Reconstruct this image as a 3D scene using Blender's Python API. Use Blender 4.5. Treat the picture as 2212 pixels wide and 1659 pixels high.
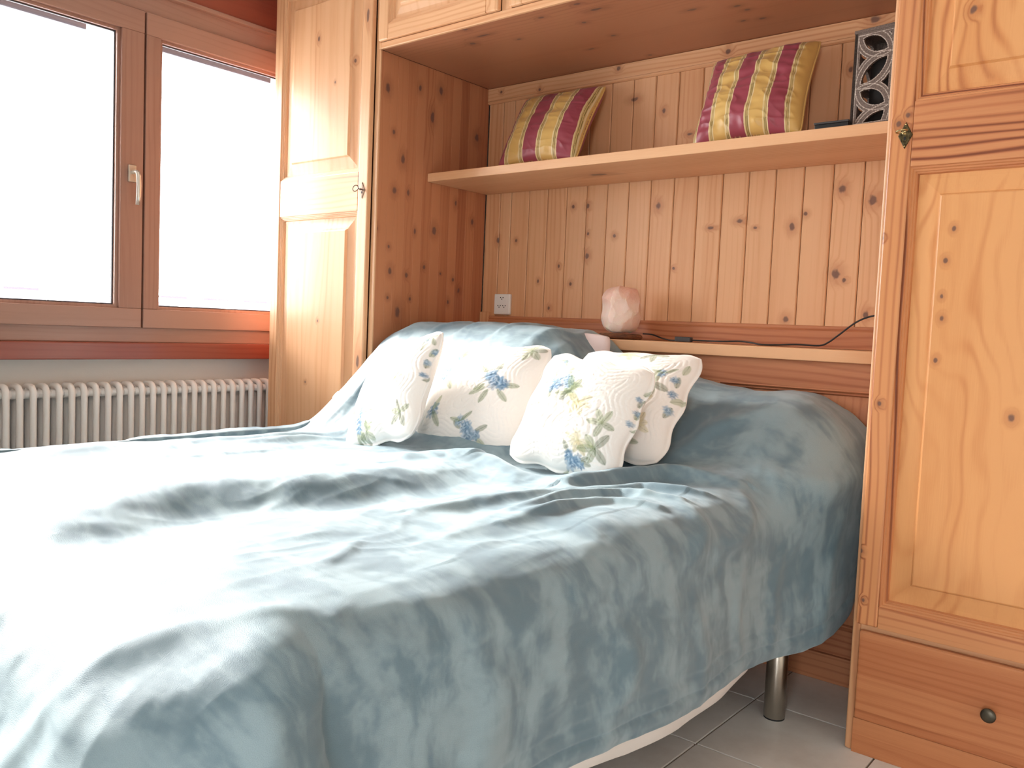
import bpy, bmesh, math, random
import numpy as np
from mathutils import Vector, Matrix
random.seed(7); rng = np.random.default_rng(7)
for o in list(bpy.data.objects): bpy.data.objects.remove(o)
SC = bpy.context.scene; COL = SC.collection
# ------------------------------------------------------------------ camera
CAM = np.array([2.556, -2.8885, 1.0538]); F_PX = 1842.5
yaw, pitch, roll = 0.6851, -0.0658, 0.042
_f = np.array([-math.sin(yaw)*math.cos(pitch), math.cos(yaw)*math.cos(pitch), math.sin(pitch)])
_r0 = np.array([math.cos(yaw), math.sin(yaw), 0.0]); _u0 = np.cross(_r0, _f)
_r = math.cos(roll)*_r0+math.sin(roll)*_u0; _u = -math.sin(roll)*_r0+math.cos(roll)*_u0
cam = bpy.data.cameras.new('camera'); cam.sensor_width = 36; cam.lens = F_PX/2212*36; cam.clip_start = .02
co = bpy.data.objects.new('camera', cam); COL.objects.link(co)
M = Matrix.Identity(4)
for i in range(3): M[i][0], M[i][1], M[i][2], M[i][3] = _r[i], _u[i], -_f[i], CAM[i]
co.matrix_world = M; SC.camera = co
# ------------------------------------------------------------------ sky, daylight, exposure
w = bpy.data.worlds.new('sky'); SC.world = w; w.use_nodes = True
bg = w.node_tree.nodes['Background']; bg.inputs['Color'].default_value = (.975, .99, 1.0, 1); bg.inputs['Strength'].default_value = 11.5
SC.view_settings.view_transform = 'Standard'; SC.view_settings.look = 'None'; SC.view_settings.gamma = 1
SC.view_settings.exposure = 0.30; SC.view_settings.use_curve_mapping = False
def portal(name, loc, rot, sx, sy):        # marks the window openings for the sky light
    l = bpy.data.lights.new(name, 'AREA'); l.shape = 'RECTANGLE'; l.size = sx; l.size_y = sy; l.cycles.is_portal = True
    o = bpy.data.objects.new(name, l); COL.objects.link(o); o.location = loc; o.rotation_euler = rot
portal('daylight_window', (-1.14, -1.63, 1.63), (0, math.radians(-90), 0), 1.45, 2.75)
# the low hazy sun outside the window
s = bpy.data.lights.new('hazy_sun', 'SUN'); s.energy = 18.0; s.angle = math.radians(20); s.color = (1, .96, .90)
portal('fill_daylight_rear', (3.0, -4.79, 1.08), (math.radians(90), 0, 0), .72, 2.1)  # sky portal of the added rear door, for fill light
so = bpy.data.objects.new('hazy_sun', s); COL.objects.link(so)
so.rotation_euler = Vector((.87, .045, -.47)).to_track_quat('-Z', 'Y').to_euler()

# ================================================================== helpers
def tag(o, label=None, cat=None, group=None, kind=None):
    if label: o['label'] = label
    if cat: o['category'] = cat
    if group: o['group'] = group
    if kind: o['kind'] = kind
    return o
def wpos(o):
    v = Vector((0, 0, 0))
    while o is not None: v = v+o.location; o = o.parent
    return v
def link(name, me, mat, parent=None, loc=None):
    """mesh object; loc is a world position (unrotated parents only)"""
    o = bpy.data.objects.new(name, me); COL.objects.link(o)
    if mat and not me.materials:
        for m in (mat if isinstance(mat, (list, tuple)) else [mat]): me.materials.append(m)
    L = Vector(loc) if loc is not None else Vector((0, 0, 0))
    if parent is not None:
        o.parent = parent; L = L-wpos(parent)
    o.location = L
    return o
def thing(name, loc, label=None, cat=None, group=None, kind=None, parent=None):
    o = bpy.data.objects.new(name, None); COL.objects.link(o); o.empty_display_size = .05
    o.location = Vector(loc)-(wpos(parent) if parent else Vector((0, 0, 0)))
    if parent: o.parent = parent
    return tag(o, label, cat, group, kind)
def mesh(name, v, f, smooth=False):
    me = bpy.data.meshes.new(name); me.from_pydata([tuple(map(float, p)) for p in v], [], f); me.update()
    if smooth: me.polygons.foreach_set('use_smooth', [True]*len(me.polygons))
    return me
BOXC = {}
def boxmesh(sx, sy, sz, bev=.002, seg=2):
    key = (round(sx, 5), round(sy, 5), round(sz, 5), bev, seg)
    bm = bmesh.new(); bmesh.ops.create_cube(bm, size=1)
    for v in bm.verts: v.co.x *= sx; v.co.y *= sy; v.co.z *= sz
    if bev > 0: bmesh.ops.bevel(bm, geom=list(bm.edges), offset=min(bev, .45*min(sx, sy, sz)), segments=seg, affect='EDGES', profile=.6)
    me = bpy.data.meshes.new('box'); bm.to_mesh(me); bm.free()
    return me
def box(name, lo, hi, mat, parent=None, bev=.002, seg=2):
    lo, hi = np.array(lo, float), np.array(hi, float); c = (lo+hi)/2; d = hi-lo
    return link(name, boxmesh(d[0], d[1], d[2], bev, seg), mat, parent, c)
def multibox(name, boxes, mat, parent=None):
    v, f = [], []
    c = np.mean([(np.array(a)+np.array(b))/2 for a, b in boxes], axis=0)
    for a, b in boxes:
        n = len(v)
        for x in (a[0], b[0]):
            for y in (a[1], b[1]):
                for z in (a[2], b[2]): v.append((x-c[0], y-c[1], z-c[2]))
        f += [tuple(n+i for i in q) for q in ((0, 1, 3, 2), (4, 6, 7, 5), (0, 4, 5, 1), (2, 3, 7, 6), (0, 2, 6, 4), (1, 5, 7, 3))]
    return link(name, mesh(name, v, f), mat, parent, c)
def tube(pts, r, seg=10, caps=True, taper=None):
    pts = [Vector(p) for p in pts]; v, f = [], []; n = len(pts)
    T = [(pts[min(i+1, n-1)]-pts[max(i-1, 0)]).normalized() for i in range(n)]
    a = T[0].orthogonal().normalized()
    for i in range(n):
        a = (a-T[i]*a.dot(T[i])).normalized(); b = T[i].cross(a); rr = r*(taper[i] if taper else 1)
        for k in range(seg):
            t = 2*math.pi*k/seg; v.append(pts[i]+a*rr*math.cos(t)+b*rr*math.sin(t))
    for i in range(n-1):
        for k in range(seg): f.append((i*seg+k, i*seg+(k+1) % seg, (i+1)*seg+(k+1) % seg, (i+1)*seg+k))
    if caps: f.append(tuple(range(seg))[::-1]); f.append(tuple((n-1)*seg+k for k in range(seg)))
    return v, f
def tubeobj(name, pts, r, mat, parent=None, seg=10, taper=None):
    c = Vector(np.mean([tuple(p) for p in pts], axis=0)); v, f = tube([Vector(p)-c for p in pts], r, seg, True, taper)
    return link(name, mesh(name, v, f, True), mat, parent, c)
def lathe(prof, seg=32):
    v, f = [], []
    for r, z in prof:
        for k in range(seg): t = 2*math.pi*k/seg; v.append((r*math.cos(t), r*math.sin(t), z))
    n = len(prof)
    for i in range(n-1):
        for k in range(seg): f.append((i*seg+k, i*seg+(k+1) % seg, (i+1)*seg+(k+1) % seg, (i+1)*seg+k))
    f.append(tuple(range(seg))[::-1]); f.append(tuple((n-1)*seg+k for k in range(seg)))
    return v, f
def rings(name, x0, x1, z0, z1, prof, mat, parent, y, hollow=False):
    """nested rectangles in an XZ plane: prof = [(inset, y offset)]; front faces -y"""
    cx, cz = (x0+x1)/2, (z0+z1)/2; v, f = [], []
    for ins, dy in prof:
        hx, hz = (x1-x0)/2-ins, (z1-z0)/2-ins
        v += [(-hx, dy, -hz), (hx, dy, -hz), (hx, dy, hz), (-hx, dy, hz)]
    n = len(prof)
    for i in range(n-1):
        for k in range(4): f.append((i*4+k, i*4+(k+1) % 4, (i+1)*4+(k+1) % 4, (i+1)*4+k))
    if not hollow: f.append(tuple((n-1)*4+k for k in range(4)))
    me = mesh(name, v, f)
    if isinstance(mat, (list, tuple)): me.polygons.foreach_set('material_index', [(1 if i % 4 in (0, 2) else 0) for i in range(len(f))])
    return link(name, me, mat, parent, (cx, y, cz))
def extr_x(name, prof, x0, x1, mat, parent=None):
    """profile [(y,z)] extruded along x"""
    n = len(prof); c = ((x0+x1)/2, np.mean([p[0] for p in prof]), np.mean([p[1] for p in prof])); v = []
    for x in (x0, x1):
        for y, z in prof: v.append((x-c[0], y-c[1], z-c[2]))
    f = [(k, (k+1) % n, n+(k+1) % n, n+k) for k in range(n)]+[tuple(range(n))[::-1], tuple(range(n, 2*n))]
    me = mesh(name, v, f); bm = bmesh.new(); bm.from_mesh(me); bmesh.ops.recalc_face_normals(bm, faces=bm.faces); bm.to_mesh(me); bm.free()
    return link(name, me, mat, parent, c)

# ================================================================== materials
class NT:
    def __init__(s, name):
        s.m = bpy.data.materials.new(name); s.m.use_nodes = True; s.t = s.m.node_tree; s.n = s.t.nodes
        s.b = s.n['Principled BSDF']
    def add(s, typ, **kw):
        n = s.n.new(typ)
        for k, v in kw.items(): setattr(n, k, v)
        return n
    def put(s, sock, v):
        if hasattr(v, 'is_output') or isinstance(v, bpy.types.NodeSocket): s.t.links.new(v, sock)
        else: sock.default_value = v
    def math(s, op, a, b=0.0, c=0.0, clamp=False):
        n = s.add('ShaderNodeMath', operation=op, use_clamp=clamp)
        for i, x in enumerate((a, b, c)): s.put(n.inputs[i], x)
        return n.outputs[0]
    def vmath(s, op, a, b=(0, 0, 0)):
        n = s.add('ShaderNodeVectorMath', operation=op); s.put(n.inputs[0], a); s.put(n.inputs[1], b)
        return n.outputs['Value'] if op == 'LENGTH' else n.outputs[0]
    def noise(s, vec, scale, detail=2, rough=.5, dim='3D'):
        n = s.add('ShaderNodeTexNoise', noise_dimensions=dim); s.put(n.inputs['Vector'], vec)
        n.inputs['Scale'].default_value = scale; n.inputs['Detail'].default_value = detail; n.inputs['Roughness'].default_value = rough
        return n.outputs['Fac']
    def ramp(s, fac, stops, interp='LINEAR'):
        n = s.add('ShaderNodeValToRGB'); cr = n.color_ramp; cr.interpolation = interp
        while len(cr.elements) < len(stops): cr.elements.new(.5)
        for e, (p, c) in zip(cr.elements, stops): e.position = p; e.color = (*c, 1) if len(c) == 3 else c
        s.put(n.inputs[0], fac); return n.outputs[0]
    def maprange(s, v, a, b, c=0.0, d=1.0, smooth=True):
        n = s.add('ShaderNodeMapRange', interpolation_type='SMOOTHSTEP' if smooth else 'LINEAR')
        for i, x in enumerate((v, a, b, c, d)): s.put(n.inputs[i], x)
        return n.outputs[0]
    def mix(s, fac, a, b, blend='MIX'):
        n = s.add('ShaderNodeMix', data_type='RGBA', blend_type=blend)
        s.put(n.inputs[0], fac); s.put(n.inputs[6], a); s.put(n.inputs[7], b); return n.outputs[2]
    def bump(s, h, strength=.3, dist=.01):
        n = s.add('ShaderNodeBump'); n.inputs['Strength'].default_value = strength; n.inputs['Distance'].default_value = dist
        s.put(n.inputs['Height'], h); s.t.links.new(n.outputs[0], s.b.inputs['Normal'])
    def set(s, **kw):
        names = dict(col='Base Color', rough='Roughness', metal='Metallic', spec='Specular IOR Level', sheen='Sheen Weight', sheenr='Sheen Roughness', sheent='Sheen Tint', coat='Coat Weight', coatr='Coat Roughness', sss='Subsurface Weight', sssr='Subsurface Radius', ssss='Subsurface Scale', ior='IOR')
        for k, v in kw.items():
            if isinstance(v, tuple) and len(v) == 3 and k in ('col', 'sheent'): v = (*v, 1)
            s.put(s.b.inputs[names[k]], v)
        return s.m
def srgb(r, g, b):
    return tuple(((c/255)/12.92 if c/255 < .04045 else ((c/255+.055)/1.055)**2.4) for c in (r, g, b))
def plain(name, col, rough=.5, **kw):
    n = NT(name); return n.set(col=col, rough=rough, **kw)

def pine(name, along, across, light, mid, dark, knots=(), rk=.35, kx=7.0, kz=2.2, ring=70., rough=.42, coat=.15, strip=0.0, var=.16, ringmix=.5, la=.9, lb=9.0):
    """varnished pine; along/across are axis letters of the board; knots: world (across, along, size, stretch)"""
    n = NT(name); tc = n.add('ShaderNodeTexCoord'); oi = n.add('ShaderNodeObjectInfo')
    off = n.add('ShaderNodeCombineXYZ')
    for i, k in enumerate((37.0, 53.0, 71.0)): n.put(off.inputs[i], n.math('MULTIPLY', oi.outputs['Random'], k))
    P = n.vmath('ADD', tc.outputs['Object'], off.outputs[0])
    sp = n.add('ShaderNodeSeparateXYZ'); n.put(sp.inputs[0], P); ax = dict(x=sp.outputs[0], y=sp.outputs[1], z=sp.outputs[2])
    third = [k for k in 'xyz' if k not in (along, across)][0]
    A, C, T = ax[along], ax[across], ax[third]
    def vec(ca, aa, ta=0.0):
        c = n.add('ShaderNodeCombineXYZ'); n.put(c.inputs[0], n.math('MULTIPLY', C, ca)); n.put(c.inputs[1], n.math('MULTIPLY', A, aa)); n.put(c.inputs[2], n.math('MULTIPLY', T, ta)); return c.outputs[0]
    low = n.noise(vec(5, la, 5), 1.0, 2)
    # knots: random ones per board plus the ones seen in the photograph (world coordinates)
    km = None; halo = None
    if rk > 0:
        kv = vec(kx, kz)
        vo = n.add('ShaderNodeTexVoronoi', voronoi_dimensions='2D'); n.put(vo.inputs['Vector'], kv); vo.inputs['Scale'].default_value = 1
        wob = n.math('MULTIPLY', n.math('SUBTRACT', n.noise(vec(60, 40, 10), 1, 1), .5), .05)
        d = n.math('ADD', vo.outputs['Distance'], wob)
        sc = n.add('ShaderNodeSeparateColor'); n.put(sc.inputs[0], vo.outputs['Color'])
        gate = n.math('LESS_THAN', sc.outputs[0], rk)
        size = n.math('MULTIPLY_ADD', sc.outputs[1], .06, .03)
        km = n.math('MULTIPLY', gate, n.maprange(n.math('DIVIDE', d, size), 1.0, .55))
        halo = n.math('MULTIPLY', gate, n.maprange(n.math('DIVIDE', d, size), 4.5, .8))
    if knots:
        geo = n.add('ShaderNodeNewGeometry'); gs = n.add('ShaderNodeSeparateXYZ'); n.put(gs.inputs[0], geo.outputs['Position'])
        g = dict(x=gs.outputs[0], y=gs.outputs[1], z=gs.outputs[2]); gc = n.add('ShaderNodeCombineXYZ'); n.put(gc.inputs[0], g[across]); n.put(gc.inputs[1], g[along])
        wv = n.math('MULTIPLY', n.math('SUBTRACT', n.noise(vec(70, 50, 10), 1, 2), .5), .9)
        for kc, ka, ks, kst in knots:
            dv = n.vmath('SUBTRACT', gc.outputs[0], (kc, ka, 0)); dv = n.vmath('MULTIPLY', dv, (1/ks, 1/(ks*kst), 0))
            ln = n.math('ADD', n.vmath('LENGTH', dv), wv)
            a = n.maprange(ln, 1.0, .45); h = n.maprange(ln, 3.2, .7)
            km = a if km is None else n.math('MAXIMUM', km, a); halo = h if halo is None else n.math('MAXIMUM', halo, h)
    # growth rings: stretched sine, bent by low noise and by the knots
    bend = n.math('MULTIPLY', low, lb)
    if halo is not None: bend = n.math('MULTIPLY_ADD', halo, 2.2, bend)
    rg = n.math('SINE', n.math('ADD', n.math('MULTIPLY', C, ring*4), n.math('MULTIPLY', bend, 3.2)))
    rg = n.math('POWER', n.math('MULTIPLY_ADD', rg, .5, .5), 3.0)
    ringamt = n.maprange(n.noise(vec(9, .5, 9), 1, 1), .35, .7, .15, 1.0)
    fib = n.noise(vec(420, 9, 420), 1.0, 3, .6)
    fac = n.math('ADD', n.math('MULTIPLY', n.math('MULTIPLY', rg, ringamt), ringmix), n.math('MULTIPLY', n.math('SUBTRACT', fib, .5), .32))
    fac = n.math('ADD', fac, n.math('MULTIPLY', n.math('SUBTRACT', n.noise(vec(12, .35, 12), 1, 2), .45), .9))
    if strip > 0:      # edge-glued lamellas of slightly different tone
        fl = n.math('FLOOR', n.math('DIVIDE', C, strip)); wn = n.add('ShaderNodeTexWhiteNoise', noise_dimensions='1D'); n.put(wn.inputs['W'], fl)
        fac = n.math('ADD', fac, n.math('MULTIPLY', n.math('SUBTRACT', wn.outputs['Value'], .5), .5))
    fac = n.math('ADD', fac, n.math('MULTIPLY', n.math('SUBTRACT', oi.outputs['Random'], .5), var*2), clamp=True)
    col = n.ramp(fac, [(0.0, light), (.45, mid), (1.0, dark)])
    if halo is not None:
        col = n.mix(n.math('MULTIPLY', halo, .38), col, (*dark, 1))
        col = n.mix(n.math('MULTIPLY', km, .8), col, (.115, .062, .056, 1))
    n.bump(fib, .06, .002)
    return n.set(col=col, rough=rough, coat=coat, coatr=.18, spec=.4)

# knots read off the photograph
BK = [(0.88,1.541,.013,1.3),(.481,1.56,.009,1.2),(.554,1.559,.010,1.2),(.421,1.318,.007,1.4),(.485,1.245,.008,1.2),(.378,1.144,.008,1.2),(.688,1.434,.009,1.1),(.561,1.358,.012,1.3),(1.215,1.468,.016,.6),(1.103,1.449,.014,.5),(1.276,1.442,.009,.6),(1.407,1.44,.012,1.4),(1.452,1.482,.009,1),(1.571,1.557,.014,1.3),(1.67,1.515,.017,1.2),(1.568,1.277,.017,1.2),(1.596,1.257,.009,1),(1.406,1.122,.012,1.2),(.96,1.303,.008,.9),(.315,1.257,.006,1.6),(.185,1.431,.008,1.2),(.08,1.435,.010,1.6),(.561,1.447,.007,1.2),(.882,1.897,.009,1.4),(.749,1.958,.02,.5),(.997,1.798,.014,.5),(1.572,1.944,.010,1.2),(1.673,1.144,.011,1.5),(.10,1.14,.010,1.8)]
TK = [(.678,2.083,.010,.9),(.29,2.057,.008,1),(.077,2.077,.008,1),(1.14,2.071,.011,.9),(1.645,2.087,.014,.7)]
SK = [(-.6,1.965,.014,1.6),(-.426,2.006,.009,1.7),(-.306,2.022,.013,1.7),(-.561,1.804,.009,1.2),(-.352,1.906,.013,2.2),(-.509,1.705,.013,1.7),(-.075,1.876,.014,1.5),(-.549,1.577,.012,1.4),(-.473,1.579,.009,1.6),(-.194,1.575,.008,1.9),(-.637,1.419,.009,1.4),(-.569,1.354,.008,1.2),(-.43,1.43,.007,2),(-.318,1.446,.015,1.4),(-.559,1.26,.012,1.4),(-.468,1.25,.010,1.2),(-.37,1.29,.009,1.3),(-.272,1.27,.006,1),(-.194,1.25,.008,1.3),(-.157,1.205,.009,1.6),(-.512,1.096,.016,1.9),(-.445,1.154,.008,1.1),(-.567,1.153,.008,1.1),(-.221,1.153,.008,1.5),(-.084,1.509,.010,1.6)]
CK = [(-.632,.43,.012,1.4),(-.505,.351,.012,1.4),(-.577,.727,.008,2),(-.462,.822,.010,1.3),(-.61,.897,.008,2),(-.539,.924,.010,3),(-.369,1.179,.009,2.5),(-.301,.837,.009,1.4),(-.321,1.312,.009,1.8),(-.275,1.325,.009,1.5),(-.179,1.337,.010,1.5),(-.192,1.275,.008,1.5),(-.45,.529,.008,1.5),(-.047,.838,.008,1.4),(-.549,.444,.008,5),(-.222,.69,.007,2.5)]
RK = [(2.063,1.331,.006,1.3),(2.05,1.256,.0065,1.3),(2.047,1.172,.005,1.4),(2.051,1.119,.0065,1.3),(2.044,1.019,.006,1.3),(2.212,.896,.009,1.2),(2.07,1.833,.010,1.2)]
RS = [(1.901,1.314,.006,1.3),(1.924,.903,.0065,1.2),(1.943,1.608,.007,1.2),(1.923,1.59,.007,1.3),(1.905,.526,.006,1.3),(1.918,.402,.005,1.3)]
LK = [(-.357,2.196,.009,1.5),(-.137,2.077,.009,1.2),(-.245,2.007,.005,1.3),(-.317,1.049,.006,1.2),(-.389,.789,.006,1.2)]
L1, M1, D1 = srgb(227, 176, 133), srgb(211, 152, 107), srgb(172, 105, 69)
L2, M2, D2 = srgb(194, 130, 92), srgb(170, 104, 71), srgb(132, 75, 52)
L3, M3, D3 = srgb(228, 164, 106), srgb(212, 142, 86), srgb(172, 98, 56)
L4, M4, D4 = srgb(206, 138, 92), srgb(184, 112, 70), srgb(130, 68, 42)
m_board = pine('pine_board', 'z', 'x', L1, M1, D1, BK, rk=0, ringmix=.32)
m_strip = pine('pine_strip', 'x', 'z', L1, M1, D1, [(b, a, s_, 1/t) for a, b, s_, t in TK], rk=0, ring=90)
m_side = pine('pine_side_lamella', 'z', 'y', L2, M2, D2, SK, rk=0, var=.3, ringmix=.3)  # darker, redder than the boards: niche side's shade put into the colour
m_under_shaded = pine('pine_underside_shaded', 'x', 'y', srgb(176, 116, 84), srgb(156, 96, 68), srgb(124, 72, 52), CK, rk=0, strip=.085, ringmix=.3)  # pine darkened further: shade under the cabinet put into the base colour
m_shelf = pine('pine_shelf', 'x', 'y', L1, M1, D1, (), rk=.25, kx=4, kz=2)
m_rpanel = pine('pine_right_panel', 'z', 'x', L3, M3, D3, RK, rk=0, ring=30, var=.05, ringmix=.7, la=1.7, lb=16.0)
m_rstile = pine('pine_right_stile', 'z', 'x', srgb(216, 148, 96), srgb(194, 122, 76), D4, RS, rk=0, ring=80, var=.15, ringmix=1.0, coat=.4)
m_rrail = pine('pine_right_rail', 'x', 'z', srgb(212, 146, 98), srgb(188, 116, 74), D4, (), rk=.1, ring=75, var=.15, ringmix=1.1)
m_lpanel = pine('pine_left_panel', 'z', 'x', L1, M1, D1, LK, rk=0, ring=40, var=.05, ringmix=.35)
m_stile = pine('pine_stile', 'z', 'x', L1, M1, D1, (), rk=.1, var=.1)
m_rail = pine('pine_rail', 'x', 'z', L1, M1, D1, (), rk=.08, var=.1)
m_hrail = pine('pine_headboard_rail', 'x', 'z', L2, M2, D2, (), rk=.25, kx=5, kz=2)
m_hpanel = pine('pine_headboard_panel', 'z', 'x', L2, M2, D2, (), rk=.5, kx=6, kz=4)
m_drawer = pine('pine_drawer', 'x', 'z', L4, M4, D4, (), rk=0, strip=.09, ringmix=.3, coat=.05)
m_wframe = pine('window_wood', 'y', 'z', srgb(176, 134, 116), srgb(160, 116, 98), srgb(134, 92, 78), (), rk=0, ringmix=.25, coat=.3)  # paled and desaturated: veiling glare of the window put into the wood colour
m_wstile = pine('window_wood_upright', 'z', 'y', srgb(176, 134, 116), srgb(160, 116, 98), srgb(134, 92, 78), (), rk=0, ringmix=.25, coat=.3)  # same glare-paled colour for the uprights
m_sill = pine('sill_wood', 'y', 'z', srgb(160, 82, 62), srgb(144, 68, 52), srgb(110, 50, 38), (), rk=.1, kx=12, kz=2, ringmix=.25, coat=.4)
m_gap = plain('dark_joint', srgb(70, 40, 26), .8)
def plaster():
    n = NT('white_plaster'); tc = n.add('ShaderNodeTexCoord'); nz = n.noise(tc.outputs['Object'], 180, 4, .6)
    n.bump(nz, .12, .003); return n.set(col=srgb(228, 222, 214), rough=.85)
m_wall = plaster()
m_rad = plain('radiator_enamel', srgb(246, 242, 238), .38, coat=.2)
m_white = plain('white_plastic', srgb(240, 238, 234), .35)
m_hole = plain('socket_hole', (.01, .01, .01), .6)
m_black = plain('black_plastic', (.012, .012, .013), .4)
m_greyplastic = plain('dark_grey_plastic', srgb(62, 60, 60), .45)
m_steel = plain('brushed_steel', srgb(176, 170, 160), .28, metal=1.0)
m_handle = plain('satin_aluminium', srgb(226, 218, 206), .3, metal=.8)
m_antique = None
def antique():
    n = NT('antique_brass'); tc = n.add('ShaderNodeTexCoord'); z = n.noise(tc.outputs['Object'], 160, 3, .6)
    return n.set(col=n.ramp(z, [(.35, srgb(52, 46, 32)), (.7, srgb(128, 114, 80))]), rough=.38, metal=.85)
m_antique = antique(); m_keymetal = plain('key_brass', srgb(196, 176, 128), .25, metal=1.0); m_irondark = plain('old_key_steel', srgb(120, 96, 80), .4, metal=.8)
m_knob = plain('pewter_knob', srgb(92, 88, 78), .42, metal=.9)
def tile_mat():
    n = NT('beige_floor_tile'); tc = n.add('ShaderNodeTexCoord'); oi = n.add('ShaderNodeObjectInfo'); c = n.add('ShaderNodeCombineXYZ')
    n.put(c.inputs[0], n.math('MULTIPLY', oi.outputs['Random'], 31.)); P = n.vmath('ADD', tc.outputs['Object'], c.outputs[0])
    z = n.noise(P, 7, 6, .62); z2 = n.noise(P, 60, 3, .6)
    col = n.ramp(z, [(.3, srgb(228, 222, 214)), (.55, srgb(240, 236, 229)), (.8, srgb(246, 243, 238))])
    n.bump(z2, .05, .002); return n.set(col=col, rough=n.maprange(z2, .3, .7, .30, .42), spec=.5)
m_tile = tile_mat(); m_grout = plain('floor_grout', srgb(120, 104, 88), .9)
def glass_mat():
    n = NT('window_glass'); n.n.remove(n.b); out = [x for x in n.n if x.type == 'OUTPUT_MATERIAL'][0]
    t = n.add('ShaderNodeBsdfTransparent'); g = n.add('ShaderNodeBsdfGlossy'); g.inputs['Roughness'].default_value = .01
    fr = n.add('ShaderNodeFresnel'); fr.inputs['IOR'].default_value = 1.35; mx = n.add('ShaderNodeMixShader')
    n.t.links.new(fr.outputs[0], mx.inputs[0]); n.t.links.new(t.outputs[0], mx.inputs[1]); n.t.links.new(g.outputs[0], mx.inputs[2]); n.t.links.new(mx.outputs[0], out.inputs[0])
    return n.m
m_glass = glass_mat()
m_blind = plain('blind_grey', srgb(70, 68, 76), .5)
m_gasket = plain('window_gasket', srgb(70, 66, 70), .6)
def velvet():
    n = NT('teal_fleece'); uv = n.add('ShaderNodeUVMap'); uv.uv_map = 'cloth'
    P = uv.outputs[0]
    def sc(a, b): return n.vmath('MULTIPLY', P, (a, b, 1))
    warp = n.vmath('ADD', P, n.vmath('MULTIPLY', n_noise_col(n, P, 5.0), (.10, .10, 0)))
    a = n.noise(n.vmath('MULTIPLY', warp, (3.2, 6.5, 1)), 1, 4, .62); b = n.noise(n.vmath('MULTIPLY', warp, (11, 17, 1)), 1, 3, .6)
    pat = n.math('ADD', n.math('MULTIPLY', a, .65), n.math('MULTIPLY', b, .35))
    stk = n.noise(n.vmath('MULTIPLY', warp, (4, 26, 1)), 1, 2, .5)
    pat = n.math('MULTIPLY_ADD', n.math('SUBTRACT', stk, .5), .18, pat)
    pile = n.maprange(pat, .42, .60)                   # pile brushed up or down
    fine = n.noise(sc(620, 620), 1, 3, .7)
    col = n.mix(pile, (*srgb(103, 130, 143), 1), (*srgb(148, 172, 181), 1))
    col = n.mix(n.maprange(fine, .3, .7, 0, .22), col, (*srgb(90, 108, 116), 1))
    n.bump(fine, .42, .003)
    return n.set(col=col, rough=.55, spec=.5, sheen=.55, sheenr=.4, sheent=srgb(220, 230, 236))
def n_noise_col(n, vec, scale):
    t = n.add('ShaderNodeTexNoise'); n.put(t.inputs['Vector'], vec); t.inputs['Scale'].default_value = scale; t.inputs['Detail'].default_value = 3
    return n.vmath('SUBTRACT', t.outputs['Color'], (.5, .5, .5))
m_velvet = velvet()
def linen(name, col, scale=900):
    n = NT(name); tc = n.add('ShaderNodeTexCoord'); z = n.noise(tc.outputs['Object'], scale, 2); n.bump(z, .12, .002); return n.set(col=col, rough=.85, sheen=.2)
m_sheet = linen('white_sheet', srgb(244, 238, 232)); m_pink = linen('pale_pink_cotton', srgb(240, 222, 220)); m_ticking = linen('mattress_ticking', srgb(210, 206, 200))
m_bedbase = plain('bed_base_fabric', srgb(80, 78, 76), .9)
def vcol(name, rough, sheen=.1, bumpscale=500, bstr=.1, spec=.3):
    n = NT(name); a = n.add('ShaderNodeVertexColor'); a.layer_name = 'print'; tc = n.add('ShaderNodeTexCoord'); z = n.noise(tc.outputs['Object'], bumpscale, 2)
    n.bump(z, bstr, .002); return n.set(col=a.outputs['Color'], rough=rough, sheen=sheen, spec=spec)
m_print = vcol('floral_quilt_cotton', .85); m_satin = vcol('striped_satin', .38, .1, 700, .06, .45)
def salt():
    n = NT('salt_crystal'); tc = n.add('ShaderNodeTexCoord'); P = tc.outputs['Object']
    z = n.noise(P, 16, 4, .6); sp = n.add('ShaderNodeSeparateXYZ'); n.put(sp.inputs[0], P)
    h = n.math('ADD', n.math('MULTIPLY', sp.outputs[2], 4.2), n.math('MULTIPLY', n.math('SUBTRACT', z, .5), .9))
    col = n.ramp(h, [(.0, srgb(246, 230, 216)), (.40, srgb(240, 212, 196)), (.8, srgb(224, 172, 150))])
    z2 = n.noise(P, 55, 3, .65); n.bump(z2, .5, .006)
    return n.set(col=col, rough=.38, sss=.35, ssss=.02, spec=.5)
m_salt = salt()
def bark():
    n = NT('bark_wood'); tc = n.add('ShaderNodeTexCoord'); z = n.noise(n.vmath('MULTIPLY', tc.outputs['Object'], (40, 40, 120)), 1, 4, .65)
    n.bump(z, .6, .004); return n.set(col=n.ramp(z, [(.3, srgb(62, 34, 20)), (.7, srgb(140, 88, 54))]), rough=.7)
m_bark = bark()
def lantern_mat(name, c1, c2):
    n = NT(name); tc = n.add('ShaderNodeTexCoord'); z = n.noise(tc.outputs['Object'], 220, 4, .65)
    n.bump(z, .4, .003); return n.set(col=n.ramp(z, [(.35, c1), (.65, c2)]), rough=.7)
m_lwood = lantern_mat('lantern_dark_wood', srgb(84, 70, 62), srgb(122, 104, 94)); m_lline = lantern_mat('lantern_limewash', srgb(140, 124, 112), srgb(206, 192, 180)); m_ldark = plain('lantern_inside', srgb(36, 30, 28), .8)
m_snow = plain('snowy_roof', srgb(246, 246, 248), .8)
def roofsheet():
    n = NT('weathered_sheet_with_snow'); tc = n.add('ShaderNodeTexCoord'); oi = n.add('ShaderNodeObjectInfo')
    z = n.noise(n.vmath('ADD', tc.outputs['Object'], n.vmath('MULTIPLY', oi.outputs['Location'], (3, 3, 3))), 3.5, 3, .6)
    return n.set(col=n.ramp(z, [(.42, srgb(104, 102, 112)), (.50, srgb(128, 128, 138)), (.56, srgb(240, 240, 244))]), rough=.8)
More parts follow.
